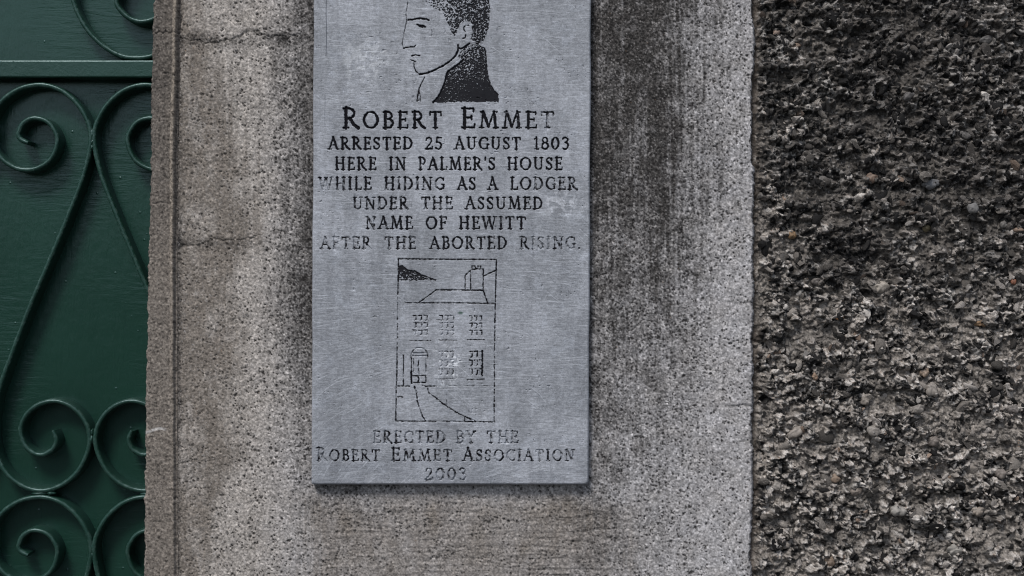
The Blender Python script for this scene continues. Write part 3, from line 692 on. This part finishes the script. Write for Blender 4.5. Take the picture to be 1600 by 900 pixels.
# an incised roman alphabet: strokes (points, weight) on a cap height of 1, y upwards
T, h_, F_ = .145, .085, .075
def arc(cx, cy, rx, ry, a0, a1, n=14):
    t = np.radians(np.linspace(a0, a1, n)); return [(cx + rx * math.cos(a), cy + ry * math.sin(a)) for a in t]
def sf(x, y, r=.115): return ([(x - r, y), (x + r, y)], F_)
GL = {
 'A': (.82, [([(.10, .02), (.42, 1.0)], h_), ([(.40, 1.0), (.72, .02)], T), ([(.22, .36), (.60, .36)], h_), sf(.10, .03), sf(.73, .03)]),
 'B': (.62, [([(.15, 0), (.15, 1)], T), ([(.05, .97), (.15, .97)] + arc(.30, .76, .20, .21, 90, -90), h_ * 1.2), ([(.15, .55)] + arc(.32, .29, .24, .26, 90, -90) + [(.04, .03)], h_ * 1.25), (arc(.30, .29, .26, .2, 50, -50), T * .8)]),
 'C': (.76, [(arc(.45, .5, .36, .46, 48, 312, 24), h_ * 1.2), (arc(.45, .5, .36, .44, 130, 230), T), ([(.70, .72), (.70, .94)], F_), ([(.70, .06), (.70, .24)], F_)]),
 'D': (.78, [([(.15, 0), (.15, 1)], T), ([(.04, .97), (.28, .97)] + arc(.30, .5, .38, .47, 90, -90, 20) + [(.04, .03)], h_), (arc(.30, .5, .38, .42, 45, -45), T)]),
 'E': (.60, [([(.15, 0), (.15, 1)], T), ([(.04, .96), (.52, .96)], h_), ([(.15, .52), (.44, .52)], h_), ([(.04, .04), (.55, .04)], h_), ([(.52, .97), (.52, .82)], F_), ([(.55, .03), (.57, .2)], F_), ([(.44, .6), (.44, .43)], F_)]),
 'F': (.56, [([(.15, 0), (.15, 1)], T), ([(.04, .96), (.52, .96)], h_), ([(.15, .50), (.43, .50)], h_), ([(.52, .97), (.52, .8)], F_), ([(.43, .58), (.43, .42)], F_), sf(.15, .03)]),
 'G': (.82, [(arc(.45, .5, .37, .46, 48, 315, 24), h_ * 1.2), (arc(.45, .5, .37, .44, 130, 230), T), ([(.70, .72), (.70, .92)], F_), ([(.70, .42), (.70, .08)], T * .9), ([(.58, .42), (.80, .42)], F_)]),
 'H': (.82, [([(.16, 0), (.16, 1)], T), ([(.66, 0), (.66, 1)], T), ([(.16, .52), (.66, .52)], h_), sf(.16, .03), sf(.16, .97), sf(.66, .03), sf(.66, .97)]),
 'I': (.34, [([(.17, 0), (.17, 1)], T), sf(.17, .03), sf(.17, .97)]),
 'L': (.58, [([(.15, 0), (.15, 1)], T), ([(.04, .04), (.53, .04)], h_), ([(.53, .03), (.56, .22)], F_), sf(.15, .97)]),
 'M': (1.02, [([(.14, .02), (.22, 1)], h_), ([(.22, 1), (.50, .10)], T), ([(.50, .08), (.78, 1)], h_), ([(.78, 1), (.87, .02)], T), sf(.14, .03), sf(.87, .03), ([(.10, .97), (.24, .97)], F_), ([(.76, .97), (.92, .97)], F_)]),
 'N': (.84, [([(.15, .02), (.15, .98)], h_), ([(.15, .98), (.68, .02)], T), ([(.68, .02), (.68, .98)], h_), sf(.15, .03), ([(.03, .97), (.18, .97)], F_), sf(.68, .97)]),
 'O': (.90, [(arc(.45, .5, .37, .47, 0, 360, 32), h_ * 1.2), (arc(.45, .5, .37, .44, 135, 215), T), (arc(.45, .5, .37, .44, -45, 35), T)]),
 'P': (.60, [([(.15, 0), (.15, 1)], T), ([(.04, .97), (.15, .97)] + arc(.30, .71, .23, .26, 90, -90) + [(.15, .45)], h_ * 1.2), (arc(.30, .71, .23, .22, 50, -50), T * .8), sf(.15, .03)]),
 'R': (.74, [([(.15, 0), (.15, 1)], T), ([(.04, .97), (.15, .97)] + arc(.30, .73, .22, .24, 90, -90) + [(.15, .49)], h_ * 1.2), (arc(.30, .73, .22, .2, 50, -50), T * .8), ([(.32, .49), (.50, .18), (.70, .01)], T), sf(.15, .03)]),
 'S': (.56, [([(.46, .82)] + arc(.27, .74, .19, .22, 40, 205, 12) + [(.27, .53), (.44, .40)] + arc(.27, .26, .20, .22, 25, -145, 12), h_ * 1.25), ([(.12, .66), (.27, .53), (.42, .40)], T), ([(.47, .95), (.46, .76)], F_), ([(.07, .05), (.06, .26)], F_)]),
 'T': (.70, [([(.35, 0), (.35, .96)], T), ([(.06, .96), (.64, .96)], h_), ([(.06, .97), (.05, .78)], F_), ([(.64, .97), (.66, .78)], F_), sf(.35, .03)]),
 'U': (.80, [([(.16, .98), (.16, .32)] + arc(.40, .30, .24, .26, 180, 360, 14) + [(.64, .98)], h_), ([(.16, .98), (.16, .30), (.2, .16)], T), sf(.16, .97), sf(.64, .97)]),
 'W': (1.12, [([(.10, .98), (.32, .02)], T), ([(.32, .02), (.54, .90)], h_), ([(.54, .90), (.78, .02)], T), ([(.78, .02), (1.0, .98)], h_), sf(.10, .97), sf(.54, .97), sf(1.0, .97)]),
 'Y': (.74, [([(.36, 0), (.36, .45)], T), ([(.36, .45), (.10, .97)], T), ([(.36, .45), (.64, .97)], h_), sf(.36, .03), sf(.10, .97), sf(.64, .97)]),
 '0': (.60, [(arc(.30, .5, .23, .47, 0, 360, 28), h_), (arc(.30, .5, .23, .42, 130, 230), T), (arc(.30, .5, .23, .42, -50, 50), T)]),
 '1': (.40, [([(.22, 0), (.22, 1), (.08, .86)], h_ * 1.3), sf(.22, .03)]),
 '2': (.58, [([(.10, .74)] + arc(.28, .74, .18, .23, 165, -25, 14) + [(.34, .42), (.08, .06)], h_ * 1.25), ([(.07, .05), (.52, .05)], T), ([(.52, .04), (.54, .2)], F_)]),
 '3': (.54, [(arc(.25, .77, .19, .2, 150, -80, 14) + arc(.25, .30, .22, .28, 85, -130, 16), h_ * 1.3), (arc(.25, .3, .22, .28, 60, -50), T * .8)]),
 '5': (.54, [([(.46, .96), (.16, .96), (.13, .55)] + arc(.25, .31, .22, .29, 105, -140, 16), h_ * 1.25), (arc(.25, .31, .22, .26, 50, -50), T * .8)]),
 '8': (.56, [(arc(.28, .76, .17, .21, 0, 360, 20), h_ * 1.2), (arc(.28, .28, .22, .26, 0, 360, 22), h_ * 1.3)]),
 "'": (.18, [([(.10, 1.02), (.08, .78)], h_ * 1.3)]),
 '.': (.22, [([(.10, .04), (.105, .05)], T)]),
}
def word(txt, x0, x1, ytop, ybot, key, ink=1.0, small=None, wt=1.0, deep=1.5, inks=None):
    """set a word between x0 and x1; with small, letters after the first are small capitals of that relative height"""
    hh = ybot - ytop
    hs_ = [hh if (small is None or i == 0) else hh * small for i in range(len(txt))]
    nat = sum(GL[c][0] * q for c, q in zip(txt, hs_)); n = len(txt)
    gap = (x1 - x0 - nat) / max(n - 1, 1); kx = 1.0
    if n == 1: kx = (x1 - x0) / nat; gap = 0
    elif gap < .03 * hh: kx = (x1 - x0 - .03 * hh * (n - 1)) / nat; gap = .03 * hh
    elif gap > .17 * hh: kx = min((x1 - x0 - .17 * hh * (n - 1)) / nat, 1.22); gap = (x1 - x0 - nat * kx) / (n - 1)
    x = x0
    for i, (c, q) in enumerate(zip(txt, hs_)):
        ik = inks[i] if inks else ink
        for pts, wgt in GL[c][1]:
            groove([(x + px * q * kx, ybot - py * q) for px, py in pts], wgt * q * wt / 2 + .28, key, ik, deep)
        x += GL[c][0] * q * kx + gap

def line(words, ox, oy, sc, ytop, ybot, key, **kw):
    xa = ox + words[0][1] / sc - 3 + 4.5 * ytop / 900; xb = ox + words[-1][2] / sc + 3 + 4.5 * ytop / 900
    w_ = window_of(xa, xb, ytop - 2.5, ybot + 3); pid[w_] = part_id(key)
    for wd in words:
        k = dict(kw); k.update(wd[3] if len(wd) > 3 else {})
        word(wd[0], ox + wd[1] / sc, ox + wd[2] / sc, ytop, ybot, key, **k)
q = 3.556
line([("ROBERT", 198, 748), ("EMMET", 855, 1372, dict(inks=[1, .85, .8, .8, .62]))], 480, 0, q, 168.5, 200.5, "inscription:0", small=.82, wt=1.02, deep=2.0)
line([("ARRESTED", 116, 587), ("25", 655, 750), ("AUGUST", 818, 1187), ("1803", 1258, 1456)], 480, 0, q, 214.5, 233.5, "inscription:1", ink=1., wt=1.08, deep=1.7)
line([("HERE", 152, 384, dict(ink=.9)), ("IN", 453, 550, dict(ink=.9)), ("PALMER'S", 618, 1046, dict(inks=[.72, .85, .9, .9, 1.1, 1.1, 1, 1])), ("HOUSE", 1113, 1420)], 480, 200, q, 246, 265.5, "inscription:2", ink=.95, wt=1.05)
line([("WHILE", 63, 357, dict(inks=[.56, .68, .85, .9, .9])), ("HIDING", 428, 766, dict(ink=.72)), ("AS", 832, 938, dict(ink=1.1)), ("A", 1003, 1058), ("LODGER", 1130, 1502, dict(ink=.7))], 480, 200, q, 277, 296.5, "inscription:3", wt=1.0)
line([("UNDER", 253, 563, dict(ink=.68)), ("THE", 633, 809, dict(ink=.72)), ("ASSUMED", 877, 1310, dict(ink=.88))], 480, 200, q, 308, 327, "inscription:4")
line([("NAME", 326, 587, dict(inks=[.6, .8, .85, .85])), ("OF", 658, 776, dict(ink=.85)), ("HEWITT", 843, 1215, dict(ink=.85))], 480, 200, q, 338.5, 358, "inscription:5")
line([("AFTER", 73, 357, dict(ink=.58)), ("THE", 430, 606, dict(ink=.68)), ("ABORTED", 680, 1110, dict(ink=.8)), ("RISING.", 1181, 1518, dict(inks=[.66, .58, .56, .56, .56, .58, .56]))], 480, 200, q, 370, 389, "inscription:6", wt=.92)
line([("ERECTED", 368, 770, dict(ink=.54)), ("BY", 828, 937, dict(ink=.54)), ("THE", 998, 1174, dict(ink=.5))], 480, 650, q, 673.5, 692.5, "inscription:7", wt=.95, deep=1.9)
line([("ROBERT", 53, 405, dict(inks=[.56, .6, .66, .7, .66, .58])), ("EMMET", 468, 806, dict(ink=.66)), ("ASSOCIATION", 863, 1487, dict(inks=[.75, .7, .66, .64, .58, .52, .54, .58, .58, .58, .58]))], 480, 650, q, 699.5, 720.5, "inscription:8", small=.85, wt=.92, deep=1.9)
line([("2003", 653, 887)], 480, 650, q, 731.5, 750.5, "inscription:9", ink=.5, wt=1.05, deep=1.9)

# --- the profile portrait
def pp(pts, ox=600, oy=0, sc=5.0): return [(ox + a / sc, oy + b / sc) for a, b in pts]
P_ = "portrait"
groove(pp([(196, -150), (204, -60), (190, 0), (180, 60), (172, 110), (178, 160), (165, 220), (150, 290), (142, 340), (152, 378)]), .55, P_, .72, 1.0)
groove(pp([(152, 378), (175, 370), (210, 366), (235, 368), (250, 352)]), 1.0, P_, 1.1)
groove(pp([(190, 155), (230, 152), (280, 143), (330, 150), (350, 158)]), 1.5, P_, 1.1)
groove(pp([(258, 192), (285, 198), (325, 210)]), 1.3, P_, 1.0); groove(pp([(270, 200), (300, 212)]), 1.3, P_, .9)
groove(pp([(365, 220), (376, 245), (374, 280), (350, 282)]), .5, P_, .55, .8)
groove(pp([(215, 438), (245, 430), (280, 435)]), 1.2, P_, 1.05); groove(pp([(208, 468), (235, 478), (246, 484)]), .8, P_, .85)
groove(pp([(212, 400), (206, 430), (210, 440)]), .45, P_, .6, .8)
groove(pp([(234, 490), (235, 520), (250, 558), (280, 580)]), .9, P_, 1.0)
groove(pp([(280, 580), (340, 570), (400, 545), (460, 515), (520, 475), (560, 435), (580, 395), (578, 352)]), 1.5, P_, 1.05, 1.8)
groove(pp([(578, 375), (605, 380), (640, 362), (668, 340)]), 1.6, P_, 1.1)
groove(pp([(632, 246), (622, 218), (638, 196), (662, 198)]), .9, P_, .85); groove(pp([(640, 275), (634, 296), (614, 300)]), 1.1, P_, .9); groove(pp([(690, 210), (698, 260), (680, 310)]), .6, P_, .7)
groove(pp([(318, 605), (296, 645), (276, 690), (266, 740), (258, 792)]), .95, P_, .95); groove(pp([(274, 690), (284, 750), (288, 795)]), .6, P_, .8)
groove(pp([(262, 792), (284, 770)]), .6, P_, .8); groove(pp([(264, 770), (286, 796)]), .6, P_, .8)
groove(pp([(620, 465), (590, 495), (540, 530), (500, 560), (490, 580), (480, 630), (460, 690), (430, 750), (384, 800)]), 1.6, "portrait>coat", 1.1, 1.8)
groove(pp([(480, 545), (540, 500), (600, 452)]), .4, P_, .35, .6)

def inside(X, Y, poly):
    c = np.zeros(X.shape, bool); n = len(poly)
    for i in range(n):
        x0, y0 = poly[i]; x1, y1 = poly[(i + 1) % n]
        if y0 == y1: continue
        c ^= ((y0 > Y) != (y1 > Y)) & (X < (x1 - x0) * (Y - y0) / (y1 - y0) + x0)
    return c
def stipple(poly, key, dens, cell=1.35, seed=500, deep=1.3):
    """acid-stippled area: dens(X, Y) is the share of it that is black"""
    p = np.array(poly, float); p = p + np.stack([4.5 * p[:, 1] / 900, p[:, 1] * 0], -1)
    w_ = window_of(p[:, 0].min() - 3, p[:, 0].max() + 3, p[:, 1].min() - 3, p[:, 1].max() + 3)
    X = GX[w_]; Y = GY[w_]; jx = 3.2 * (vn(X / 2.2, Y / 2.2, seed + 9) - .5); jy = 3.2 * (vn(X / 2.2, Y / 2.2, seed + 8) - .5)
    ins = inside(X + jx * .6, Y + jy * .6, [tuple(a) for a in p])
    v = .7 * vn(X / cell, Y / cell, seed) + .3 * vn(X / (cell * 2.2), Y / (cell * 2.2), seed + 1)
    on = ss(.06, -.06, v - dens(X, Y)) * ins
    depth[w_] = np.maximum(depth[w_], on * deep); paint[w_] = np.maximum(paint[w_], on * .97)
    k = part_id(key); pid[w_] = np.where(ins & (best[w_] < .2), k, pid[w_]); best[w_] = np.where(ins, np.maximum(best[w_], .2), best[w_])
hair = pp([(300, -40), (322, 0), (345, 35), (400, 68), (462, 100), (492, 170), (512, 212), (530, 262), (556, 285), (572, 240), (592, 190), (640, 165), (690, 192), (704, 250), (690, 318), (722, 350), (762, 345), (790, 300), (812, 240), (826, 150), (828, 80), (822, 0), (806, -120), (750, -260), (640, -370), (500, -420), (360, -400), (270, -320), (250, -200), (330, -150), (320, -90)])
stipple(hair, "portrait>hair", lambda X, Y: np.clip(.46 + .16 * ss(680, 745, X) + .12 * (vn(X / 7, Y / 7, 3) - .5) - .1 * ss(55, 72, Y), 0, 1))
coat = pp([(384, 800), (436, 750), (468, 685), (486, 625), (494, 580), (545, 532), (622, 470), (582, 442), (590, 400), (622, 376), (668, 342), (705, 345), (750, 352), (786, 375), (796, 420), (800, 500), (810, 590), (830, 660), (860, 710), (895, 740), (895, 796)])
stipple(coat, "portrait>coat", lambda X, Y: np.clip(.50 + .26 * ss(92, 150, Y) + .16 * ss(700, 755, X) - .12 * ss(95, 70, Y) + .1 * (vn(X / 9, Y / 9, 31) - .5), 0, 1), 1.2, 520)
groove(pp([(768, 372), (786, 375), (796, 420), (800, 500), (810, 590), (830, 660), (860, 710), (893, 740)]), .9, "portrait>coat", 1.1)

# --- the little picture of the house
def hp(pts): return pp(pts, 590, 390, 3.2136)
B_ = "house_picture"
def dashed(a, b, key, hw, ink, gapy, seed):
    rg = np.random.default_rng(seed); a = np.array(a, float); b = np.array(b, float); L = np.linalg.norm(b - a); t = 0
    while t < L:
        l = rg.uniform(10, 34); e = min(t + l, L)
        groove(hp([a + (b - a) * t / L, a + (b - a) * e / L]), hw * rg.uniform(.7, 1.2), key, ink * rg.uniform(.75, 1.1), 1.4); t = e + rg.uniform(*gapy)
groove(hp([(105, 47), (350, 49), (597, 50)]), .95, B_, 1.0); groove(hp([(105, 47), (104, 140), (102, 225)]), 1.0, B_, 1.0); dashed((102, 240), (98, 520), B_, .85, .85, (6, 22), 3)
groove(hp([(98, 520), (97, 600), (95, 690), (93, 770), (91, 862)]), 1.0, B_, .85); groove(hp([(597, 50), (595, 120), (591, 262)]), 1.0, B_, .95); dashed((590, 275), (585, 865), B_, .95, .9, (4, 16), 5)
groove(hp([(91, 862), (240, 862)]), .85, B_, .85); groove(hp([(240, 862), (440, 864)]), .8, B_, .72); groove(hp([(440, 864), (587, 866)]), .95, B_, .95)
stipple(hp([(105, 84), (126, 80), (150, 104), (186, 107), (215, 124), (292, 154), (240, 150), (180, 157), (105, 155)]), "house_picture>hill", lambda X, Y: np.clip(.62 + .2 * ss(434, 420, Y), 0, 1), 1.2, 540)
groove(hp([(105, 84), (126, 80), (150, 104), (186, 107), (215, 124), (292, 154)]), .9, "house_picture>hill", .9)
K = "house_picture>chimney"
groove(hp([(440, 204), (440, 130), (470, 102)]), .9, K, .95); groove(hp([(467, 108), (468, 204)]), .95, K, 1.0); groove(hp([(470, 100), (500, 99), (531, 98), (530, 205)]), .95, K, .95)
groove(hp([(475, 97), (475, 83), (490, 83), (492, 96), (504, 96), (504, 83), (518, 84), (518, 97)]), .9, K, .95); groove(hp([(531, 134), (597, 103)]), .95, B_, .9)
K = "house_picture>roof"
groove(hp([(135, 264), (160, 268), (206, 268), (295, 203), (440, 203)]), .9, K, .92); groove(hp([(440, 204), (530, 205), (540, 235), (553, 268)]), 1.05, K, .95); groove(hp([(206, 268), (400, 268), (590, 271)]), .9, K, .92)
def sash(x0, x1, y0, y1, key, ink, sill):
    for r in range(3):
        for c in range(3):
            cw = (x1 - x0) / 3; ch = (y1 - y0) / 3; a = x0 + c * cw; b = y0 + r * ch
            iv = ink[r] if isinstance(ink, (list, tuple)) else ink
            groove(hp([(a + 3, b + 4), (a + cw - 8, b + 4), (a + cw - 9, b + ch * .62)]), .85, key, iv, 1.6, 1.3)
            groove(hp([(a + cw - 9, b + ch * .62), (a + cw * .45, b + ch * .74)]), .8, key, iv * .9, 1.5, 1.3)
    groove(hp(sill), .65, key, .85, 1.1)
sash(174, 258, 328, 438, "house_picture>window:0", [.85, .75, .66], [(160, 457), (268, 457)])
sash(308, 390, 328, 438, "house_picture>window:1", [.85, .66, .62], [(303, 455), (397, 455)])
sash(458, 532, 330, 440, "house_picture>window:2", [.85, .85, .85], [(450, 453), (536, 453)])
sash(306, 388, 508, 640, "house_picture>window:3", [.6, .4, .66], [(297, 652), (388, 648)])
sash(458, 536, 508, 640, "house_picture>window:4", [1.0, .85, .9], [(450, 655), (538, 650)])
groove(hp([(526, 508), (527, 570), (525, 632)]), 1.3, "house_picture>window:4", .95, 1.6, 1.5)
groove(hp([(262, 350), (300, 352), (330, 354)]), .9, "house_picture>window:1", .6, .5)
K = "house_picture>doorway"
groove(hp([(168, 545), (169, 530)] + [(210 + 42 * math.cos(t), 535 + -42 * math.sin(t)) for t in np.linspace(math.pi, 0, 12)] + [(252, 545)]), .8, K, .62, 1.6)
groove(hp([(178, 533), (248, 533)]), 1.2, K, .35, 1.8); groove(hp([(180, 520), (245, 520)]), 1.2, K, .12, 1.8)
groove(hp([(170, 545), (170, 610)]), .95, K, .85); groove(hp([(169, 610), (170, 672)]), 1.5, K, 1.05); groove(hp([(180, 548), (181, 628)]), .6, K, .7); groove(hp([(206, 556), (204, 590), (208, 628)]), .9, K, .75); groove(hp([(243, 548), (243, 632)]), .7, K, .66)
groove(hp([(178, 634), (243, 634)]), .9, K, .85); groove(hp([(180, 668), (240, 668)]), 1.0, K, .9); groove(hp([(205, 640), (208, 652), (204, 664)]), 1.3, K, .9); groove(hp([(243, 640), (243, 668)]), .8, K, .8)
groove(hp([(130, 530), (130, 685)]), .8, B_, .85); groove(hp([(98, 685), (162, 686)]), .95, B_, .95); groove(hp([(250, 686), (295, 686)]), .8, B_, .85); groove(hp([(295, 685), (580, 684)]), .5, B_, .62, .9)
K = "house_picture>path"
groove(hp([(185, 688), (196, 715), (199, 760), (212, 800), (226, 838), (243, 862)]), .85, K, .85, 1.5, 1.4)
groove(hp([(225, 680), (250, 690), (258, 722), (290, 742), (305, 757), (348, 787), (400, 820), (440, 840), (492, 862)]), .95, K, .85, 1.5, 1.5); groove(hp([(438, 842), (437, 862)]), .9, K, .9)
dashed((347, 715), (347, 785), B_, .5, .6, (3, 8), 9); groove(hp([(94, 742), (108, 738), (126, 741)]), .9, B_, .85)

def plaque_mesh():
    global depth
    r = 7.0
    # rounded bottom corners
    X = GX.copy(); Y = GY.copy()
    for cx, sg in ((PX0 + 4, -1), (PX1 - r, 1)):
        rr = 4 if sg < 0 else r; cy = PY1 - rr
        dx = (X - cx) * sg; dy = Y - cy; m_ = (dx > 0) & (dy > 0); L = np.hypot(dx, dy)
        k = np.where(m_ & (L > rr), rr / np.maximum(L, 1e-6), 1); X = np.where(m_, cx + sg * dx * k, X); Y = np.where(m_, cy + dy * k, Y)
    e = np.minimum(np.minimum(X - PX0, PX1 - X), np.minimum(PY1 - Y, Y - PY0))
    cxr = (X > PX1 - r) & (Y > PY1 - r); e = np.where(cxr, r - np.hypot(X - PX1 + r, Y - PY1 + r), e)
    bev = np.clip(1 - e / 3.2, 0, 1) ** 2 * 3.0
    und = (fbm(GX / 70, GY / 70, 601, 3) - .5) * 1.2 + (fbm(GX / 9, GY / 9, 602, 3) - .5) * .25
    pit = ss(.10, .04, vn(GX / 3, GY / 3, 605)) * ss(.56, .66, fbm(GX / 40, GY / 30, 606, 3))
    h = und - depth * 1.25 - bev - 1.2 * pit
    Xl = X + lean(Y) + (vn(Y / 60, Y * 0, 611) - .5) * 1.2 * np.clip((X - 700) / 220, -1, 1)
    wx, wz = px2w(Xl, Y, -.015); wy = -.0150 - h * S
    # metal colour with wear: paler rubbed patches, grime clouds, drip stains
    cl = fbm(GX / 55, GY / 75, 621, 5); c2 = fbm(GX / 14, GY / 14, 622, 4)
    base = mixc(np.broadcast_to(srgb(157, 161, 169), GX.shape + (3,)), srgb(138, 142, 149), ss(.38, .66, cl) * .85)
    base = mixc(base, srgb(186, 193, 206), ss(.60, .74, c2) * .16)
    rub = np.exp(-(((GX - 575) / 40) ** 2 + ((GY - 96) / 34) ** 2)); base = mixc(base, srgb(192, 196, 202), rub * ss(.45, .65, fbm(GX / 7, GY / 7, 625, 4)) * .75)
    wb = np.exp(-(((GX - 702) / 19) ** 2 + ((GY - 566) / 30) ** 2)) * ss(.50, .60, fbm(GX / 5, GY / 5, 626, 4)); base = mixc(base, srgb(228, 232, 238), np.clip(wb * 1.4, 0, .9) * ss(.52, .62, vn(GX / 2.0, GY / 2.6, 647)) * .75)
    rub3 = np.exp(-(((GX - 875) / 40) ** 2 + ((GY - 315) / 22) ** 2)); base = mixc(base, srgb(196, 200, 208), rub3 * ss(.5, .66, fbm(GX / 6, GY / 6, 627, 4)) * .7)
    drip = fbm(GX / 13, GY / 190, 628, 4); base = base * (1.04 - .13 * ss(.46, .68, drip))[..., None]
    spots = ss(.90, .96, vn(GX / 4.2, GY / 4.2, 629)) * ss(.5, .65, fbm(GX / 60, GY / 60, 630, 3)); base = mixc(base, srgb(70, 74, 84), spots * .5)
    base = base * np.exp(.30 * (vn(GX / 1.5, GY / 1.3, 641) + vn(GX / 3.2, GY / 2.2, 642) - 1))[..., None]
    fl = ss(.93, .98, vn(GX / 2.2, GY / 2.2, 631)); base = mixc(base, srgb(215, 220, 230), fl * .35)
    low = ss(690, 745, GY) * ss(.35, .6, fbm(GX / 45, GY / 12, 633, 4)); base = mixc(base, srgb(108, 113, 122), low * .3)
    gm = np.exp(-(((GX - 722) / 3.4) ** 2 + ((GY - 489.0) / 1.8) ** 2)); base = mixc(base, srgb(30, 70, 52), np.clip(gm * 1.6, 0, .85))
    # hand-polishing scratches: level at the top, swinging to diagonal lower down
    rs = np.random.default_rng(33); sc_ = np.zeros_like(GX); dk_ = np.zeros_like(GX)
    for q_ in range(2600):
        cx, cy = rs.uniform(PX0, PX1), rs.uniform(PY0, PY1)
        ang = math.radians(rs.normal(2, 5) - 30 * float(ss(430, 640, cy)) * float(ss(760, 560, cx)) - 22 * float(ss(640, 740, cy)) + (38 if rs.random() < .12 else 0))
        L_ = rs.gamma(2.2, 9); kx = rs.normal(0, .004)
        t = np.linspace(-L_, L_, 7); xs_ = cx + t * math.cos(ang) - kx * t * t * math.sin(ang); ys_ = cy + t * math.sin(ang) + kx * t * t * math.cos(ang)
        w_ = window_of(xs_.min() - 2, xs_.max() + 2, ys_.min() - 2, ys_.max() + 2); Xw = GX[w_]; Yw = GY[w_]
        if Xw.size == 0: continue
        tt = np.clip((Xw - cx) * math.cos(ang) + (Yw - cy) * math.sin(ang), -L_, L_)
        off = np.hypot(Xw - cx - tt * math.cos(ang) + kx * tt * tt * math.sin(ang), Yw - cy - tt * math.sin(ang) - kx * tt * tt * math.cos(ang))
        v_ = ss(rs.uniform(.5, 1.0), .1, off) * rs.uniform(.15, .75) * (1 - (tt / L_) ** 2)
        tgt = sc_ if rs.random() < .72 else dk_; tgt[w_] = np.maximum(tgt[w_], v_)
    base = mixc(base, srgb(206, 211, 220), sc_ * .7); base = mixc(base, srgb(84, 90, 100), dk_ * .6); h = h - .25 * sc_
    # fine score marks
    for (xx, y0_, y1_, q_) in ((510, -20, 88, .8), (509, 150, 196, .4)):
        base = mixc(base, srgb(62, 68, 78), ss(1.0, .3, np.abs(GX - xx - .5 * (vn(GY / 20, GY * 0, 4) - .5))) * ((GY > y0_) & (GY < y1_)) * q_)
    V = np.stack([wx, wy, wz], -1).reshape(-1, 3); Q = grid_quads(len(pxs), len(pys))
    cols = base.reshape(-1, 3); pf = np.clip(paint, 0, 1).ravel()
    nx, ny = len(pxs), len(pys); idx = np.arange(nx * ny).reshape(ny, nx)
    # faces go to the part their deepest corner belongs to
    bq = best.ravel()[Q]; kq = np.take_along_axis(pid.ravel()[Q], bq.argmax(1)[:, None], 1)[:, 0]
    loop = np.concatenate([idx[0, :], idx[1:, -1], idx[-1, -2::-1], idx[-2:0:-1, 0]]).astype(np.int32)
    def sub(name, k, parent):
        qs = Q[kq == k]
        if len(qs) == 0: return None
        u, inv = np.unique(qs, return_inverse=True)
        vv = V[u]; cc = cols[u]; pp_ = pf[u]; qq = inv.reshape(-1, 4).astype(np.int32)
        if k == 0:                                          # the plate also gets its edges and back
            mapi = np.full(len(V), -1, np.int32); mapi[u] = np.arange(len(u)); lp = mapi[loop]; n0 = len(vv)
            mid_ = vv[lp].copy(); mid_[:, 1] = -.0035; bk = mid_.copy(); bk[:, 1] = -.0030
            cen = mid_.mean(0); bk[:, 0] += np.sign(cen[0] - bk[:, 0]) * .004; bk[:, 2] += np.sign(cen[2] - bk[:, 2]) * .004
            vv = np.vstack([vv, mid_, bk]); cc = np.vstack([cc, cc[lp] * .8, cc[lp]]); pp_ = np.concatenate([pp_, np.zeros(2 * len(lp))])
            n = len(lp); i = np.arange(n); j = (i + 1) % n
            s1 = np.stack([lp[i], lp[j], n0 + j, n0 + i], -1); s2 = np.stack([n0 + i, n0 + j, n0 + n + j, n0 + n + i], -1)
            qq = np.vstack([qq, s1, s2]).astype(np.int32)
        return mesh_np(name, vv, qq, M_plq, parent, cc, {"paint": pp_})
    sub("plate", 0, plaque)
    tops = {}
    for key, k in sorted(PARTS.items(), key=lambda t: (">" in t[0], t[1])):
        nm = key.split(":")[0]
        if ">" in nm:
            a, b = nm.split(">"); sub(b, k, tops[a])
        else:
            o = sub(nm, k, plaque)
            tops[nm] = o
plaque_mesh()
settle(plaque)
